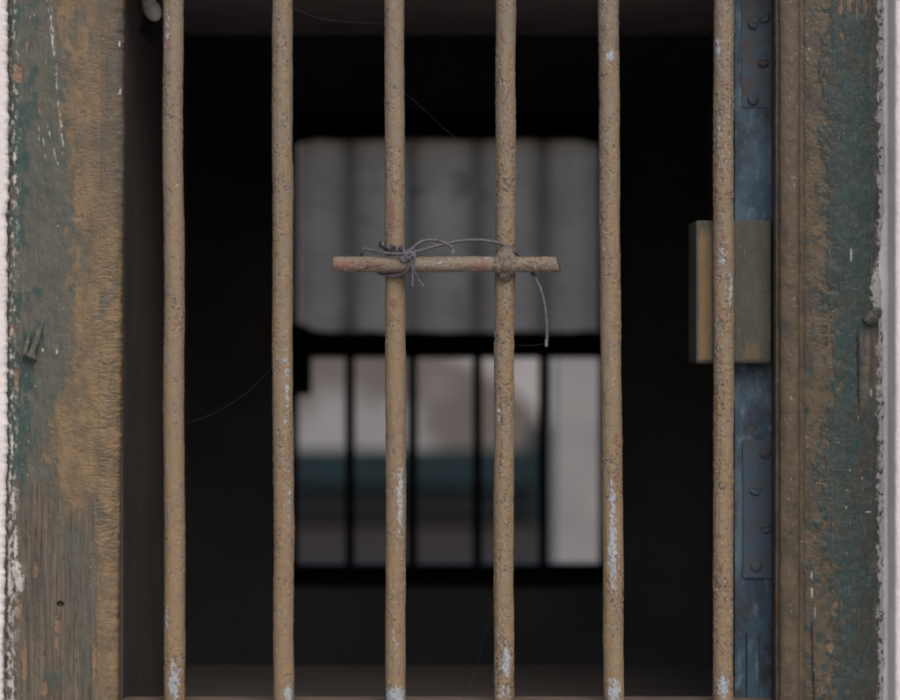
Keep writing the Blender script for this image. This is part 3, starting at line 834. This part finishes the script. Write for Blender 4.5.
# ------------------------------------------------------------------ wooden block across the shutter's edge
YBk = .0125
bx0, bx1 = sx(696, YBk), sx(771.5, YBk); bz0, bz1 = sz(364, YBk), sz(220.5, YBk)
n = 130; mrow = 180
cs = []   # cross-section in plan (x, y), clockwise from the back left
cs += [(bx0, YS + .07 - .072 * t) for t in np.linspace(0, 1, 26, endpoint=False)]
cs += [(bx0 + .0016 * (1 - math.cos(t)), YBk + .0016 * (1 - math.sin(t))) for t in np.linspace(0, math.pi / 2, 6)]
cs += [(x, YBk) for x in np.linspace(bx0 + .002, bx1 - .002, n)]
cs += [(bx1 - .0016 * (1 - math.sin(t)), YBk + .0016 * (1 - math.cos(t))) for t in np.linspace(0, math.pi / 2, 6)]
cs += [(bx1, YS - .001), (SX0 - .0012, YS - .001), (SX0 - .0012, YS + .07)]
cs = np.array(cs)
rows = np.linspace(bz1, bz0, mrow)
x = np.broadcast_to(cs[:, 0][None], (mrow, len(cs))); y = np.broadcast_to(cs[:, 1][None], x.shape); z = np.broadcast_to(rows[:, None], x.shape)
xp = x / (K * (D0 + YBk)) + 450; zp = 350 - (z - ZC) / (K * (D0 + YBk))
edge_r = np.minimum(1, np.minimum(bz1 - z, z - bz0) / .0018); pinch = .0014 * (1 - np.sqrt(np.clip(1 - (1 - edge_r) ** 2, 0, 1)))
nz = fbm(xp / 9, zp / 14, 3, 95)
Y2 = y + pinch * (y < YBk + .002) - .0004 * nz * (y < YBk + .002); X2 = x + pinch * (x < bx0 + .001) - pinch * (x > bx1 - .001)
tanm = ss(698, 700.5, xp + .8 * nz) * ss(713.5, 710.5, xp + .8 * nz) * ss(222, 240, zp + 8 * fbm(xp / 4, zp / 20, 2, 96)) * ss(362, 358, zp)
tanm = np.maximum(tanm * .9, ss(.5, .62, blob(xp, zp, 745, 252, 1.5, 7) * .8 + .2 * nz) * .5)
tanm = np.maximum(tanm, .35 * ss(.25, .5, blob(xp, zp, 752, 350, 14, 12) * .6 + .35 * fbm(xp / 5, zp / 8, 3, 98)))
darkm = np.maximum(ss(.62, .74, fbm(xp / 3, zp / 4, 3, 97)) * tanm, ss(358.5, 361.5, zp + 1.5 * fbm(xp / 9, zp * 0, 2, 99)) * .8)  # chips in the tan stripe, plus a shadow painted along the bottom edge
att = np.stack([0 * x, tanm, 0 * x, np.clip(darkm, 0, 1)], -1)
bk = grid_mesh('wooden_block', np.stack([X2, Y2, z], -1), M['block'], attrs={'wear': att})
tag(bk, 'olive grey wooden block with a tan stripe fixed over the blue shutter edge', 'wooden block')

# ------------------------------------------------------------------ far window
fw = thing('window_frame', ((fx0 + fx1) / 2, YF + .03, fz0), 'dark barred window across the room, out of focus', 'window')
bpy.context.view_layer.update()
bm = bmesh.new()
t = .004
bx(bm, fx0 - .03, fx0 + t, YF - .02, YF - .001, fz0 - .03, fz1 + .03); bx(bm, fx1 - t, fx1 + .03, YF - .02, YF - .001, fz0 - .03, fz1 + .03)
bx(bm, fx0 + t + .0004, fx1 - t - .0004, YF - .0195, YF - .0015, fz1 - t, fz1 + .03); bx(bm, fx0 + t + .0004, fx1 - t - .0004, YF - .0195, YF - .0015, fz0 - .03, fz0 + t)
bm_obj('frame', bm, M['far_wood'], fw)
gg = np.linspace(0, 1, 80)
tops = 331.5 - 9 * ss(.09, 0, gg) ** 2 + 2.2 * fbm(gg * 9, gg * 0, 3, 47)
ring = []
for xx, tp in zip(297 + gg * 304, tops):
    X_ = (xx - 450) * K * (D0 + YF); zt_ = ZC + (350 - tp) * K * (D0 + YF); zb_ = sz(358, YF)
    ring.append([(X_, YF + .001, zb_), (X_, YF + .001, zt_), (X_, YF + .034, zt_), (X_, YF + .034, zb_)])
grid_mesh('middle_rail', np.array(ring), M['far_wood'], fw, smooth=False)
tops = 139 + 5 * ss(.90, 1, gg) ** 2 + 3 * ss(.06, 0, gg) + 1.8 * fbm(gg * 8, gg * 0 + .4, 3, 48)
ring = []
for xx, tp in zip(297 + gg * 304, tops):
    X_ = (xx - 450) * K * (D0 + YF); zt_ = ZC + (350 - tp) * K * (D0 + YF); zb_ = fz1 + .02
    ring.append([(X_, YF + .001, zt_), (X_, YF + .001, zb_), (X_, YF + .034, zb_), (X_, YF + .034, zt_)])
grid_mesh('top_rail', np.array(ring), M['far_wood'], fw, smooth=False)
box('latch', (sx(297, YF), sx(312, YF), YF - .03, YF + .0005, sz(395, YF), sz(352, YF)), M['far_wood'], fw, .003)
for px in (350, 412.5, 477.5, 543.5):
    bm = bmesh.new()
    ret = bmesh.ops.create_cone(bm, cap_ends=True, segments=20, radius1=5.2 * K * (D0 + YF), radius2=5.2 * K * (D0 + YF), depth=fz1 - fz0 + .04)
    for vt in ret['verts']: vt.co += Vector((sx(px, YF + .06), YF + .058, (fz0 + fz1) / 2))
    bm_obj('window_bar', bm, M['far_iron'], fw, True)

# milky sheet hung over the upper half, just inside the bars
R_, N_ = 60, 90
gy, gx = np.meshgrid(np.linspace(0, 1, R_), np.linspace(0, 1, N_), indexing='ij')
xa = 298 + gx * 303; ya = 131 + gy * 216
# rounded, frayed outline
cx_ = np.abs(gx - .5) * 2; cy_ = np.abs(gy - .5) * 2
Ys = YF + .045 + .003 * np.sin(gx * 2 * np.pi * 4.6) + .003 * fbm(gx * 3, gy * 2, 2, 45)
V = np.stack([(xa - 450) * K * (D0 + YF), Ys, ZC + (350 - ya) * K * (D0 + YF)], -1)
o = grid_mesh('window_sheet', V, M['sheet'], closed=False)
tag(o, 'pale milky sheet hung over the upper half of the far window', 'sheet')

# ------------------------------------------------------------------ yard beyond the far window
g = box('ground', (-120, 120, -120, 120, -.6, 0.0), M['ground']); tag(g, kind='structure')
g = box('pavement', (-25, 25, -14, yl - .001, -.3, .004), M['paving']); tag(g, kind='structure')
YP = 8.0
o = box('yard_wall', (sx(553, YP), 4.5, YP, YP + .35, -.02, 2.7), M['far_white'], None, .02)
tag(o, 'pale plastered wall end beside the yard, seen past the far window bars', 'wall')
YW = 32.0
o = box('boundary_wall', (-14, 14, YW, YW + .3, -.02, 4.2), M['back_wall']); tag(o, 'long pale wall closing the yard behind the cart', 'wall')

YC = 26.5
s_ = K * (D0 + YC)
ct = thing('covered_cart', (sx(420, YC), YC + .5, 0), 'blurred teal cart under a rounded brown hood in the yard', 'cart')
bpy.context.view_layer.update()


def arch(name, prof, y0, y1, mat, parent, lip=0):
    bm = bmesh.new()
    f = [bm.verts.new((sx(a, YC), y0, sz(b, YC))) for a, b in prof]; k = [bm.verts.new((sx(a, YC), y1, sz(b, YC))) for a, b in prof]
    bm.faces.new(f); bm.faces.new(k[::-1])
    for i in range(len(prof)):
        j = (i + 1) % len(prof); bm.faces.new((f[i], f[j], k[j], k[i]))
    return bm_obj(name, bm, mat, parent)


hood = catmull([(180, 452, 0), (190, 380, 0), (235, 338, 0), (320, 322, 0), (400, 334, 0), (450, 358, 0), (500, 382, 0), (535, 412, 0), (548, 452, 0)], 6)[:, :2]
arch('hood', [tuple(p) for p in hood], YC + .04, YC + 1.5, M['hood'], ct)
box('body', (sx(180, YC), sx(548, YC), YC - .02, YC + 1.5, sz(487, YC), sz(449.5, YC)), M['teal'], ct, .02)
box('underframe', (sx(182, YC), sx(540, YC), YC + .06, YC + 1.3, sz(520, YC), sz(486, YC)), M['black_iron'], ct, .02)
box('tail_post', (sx(532, YC), sx(551, YC), YC - .08, YC + .1, .0, sz(425, YC)), M['teal'], ct, .02)
for px in (235, 500):
    for yy in (YC + .2, YC + 1.3):
        bm = bmesh.new()
        ret = bmesh.ops.create_cone(bm, cap_ends=True, segments=32, radius1=.27, radius2=.27, depth=.09)
        for vt in ret['verts']: vt.co = Matrix.Rotation(math.radians(90), 4, 'X') @ vt.co + Vector((sx(px, YC), yy, .27))
        bm_obj('wheel', bm, M['black_iron'], ct, True)

# ------------------------------------------------------------------ light, camera
SUN_EL, SUN_AZ = 42.0, 14.0      # azimuth: towards the right of straight behind the camera
d = Vector((math.sin(math.radians(SUN_AZ)) * math.cos(math.radians(SUN_EL)), -math.cos(math.radians(SUN_AZ)) * math.cos(math.radians(SUN_EL)), math.sin(math.radians(SUN_EL))))
L = bpy.data.lights.new('sun', 'SUN'); L.energy = .78; L.angle = math.radians(45); L.color = (1, .95, .90)
lo = bpy.data.objects.new('sun', L); C.objects.link(lo); lo.rotation_euler = (-d).to_track_quat('-Z', 'Y').to_euler(); lo.location = d * 20
w = bpy.data.worlds.new('World'); bpy.context.scene.world = w; w.use_nodes = True
nt = w.node_tree; bg = nt.nodes['Background']; sky = nt.nodes.new('ShaderNodeTexSky'); sky.sky_type = 'NISHITA'; sky.sun_disc = False
sky.sun_elevation = math.radians(SUN_EL); sky.sun_rotation = math.atan2(d.x, d.y)
sky.dust_density = 4.0; sky.air_density = 1.0
nt.links.new(sky.outputs[0], bg.inputs[0]); bg.inputs[1].default_value = .122

cam = bpy.data.cameras.new('camera'); co = bpy.data.objects.new('camera', cam); C.objects.link(co)
co.location = (0, -D0, ZC); co.rotation_euler = (math.radians(90), 0, 0)
cam.sensor_width = 36; cam.lens = 36 * D0 / (900 * PX); cam.clip_start = .05; cam.clip_end = 500
cam.dof.use_dof = True; cam.dof.focus_distance = D0 - .008; cam.dof.aperture_fstop = cam.lens / 24.0
sc_ = bpy.context.scene; sc_.camera = co
vs = sc_.view_settings; vs.view_transform = 'Standard'; vs.look = 'None'; vs.gamma = 1; vs.use_curve_mapping = False; vs.exposure = 0.0
cy = sc_.cycles; cy.use_denoising = True; cy.max_bounces = 8; cy.diffuse_bounces = 5; cy.caustics_reflective = False; cy.caustics_refractive = False
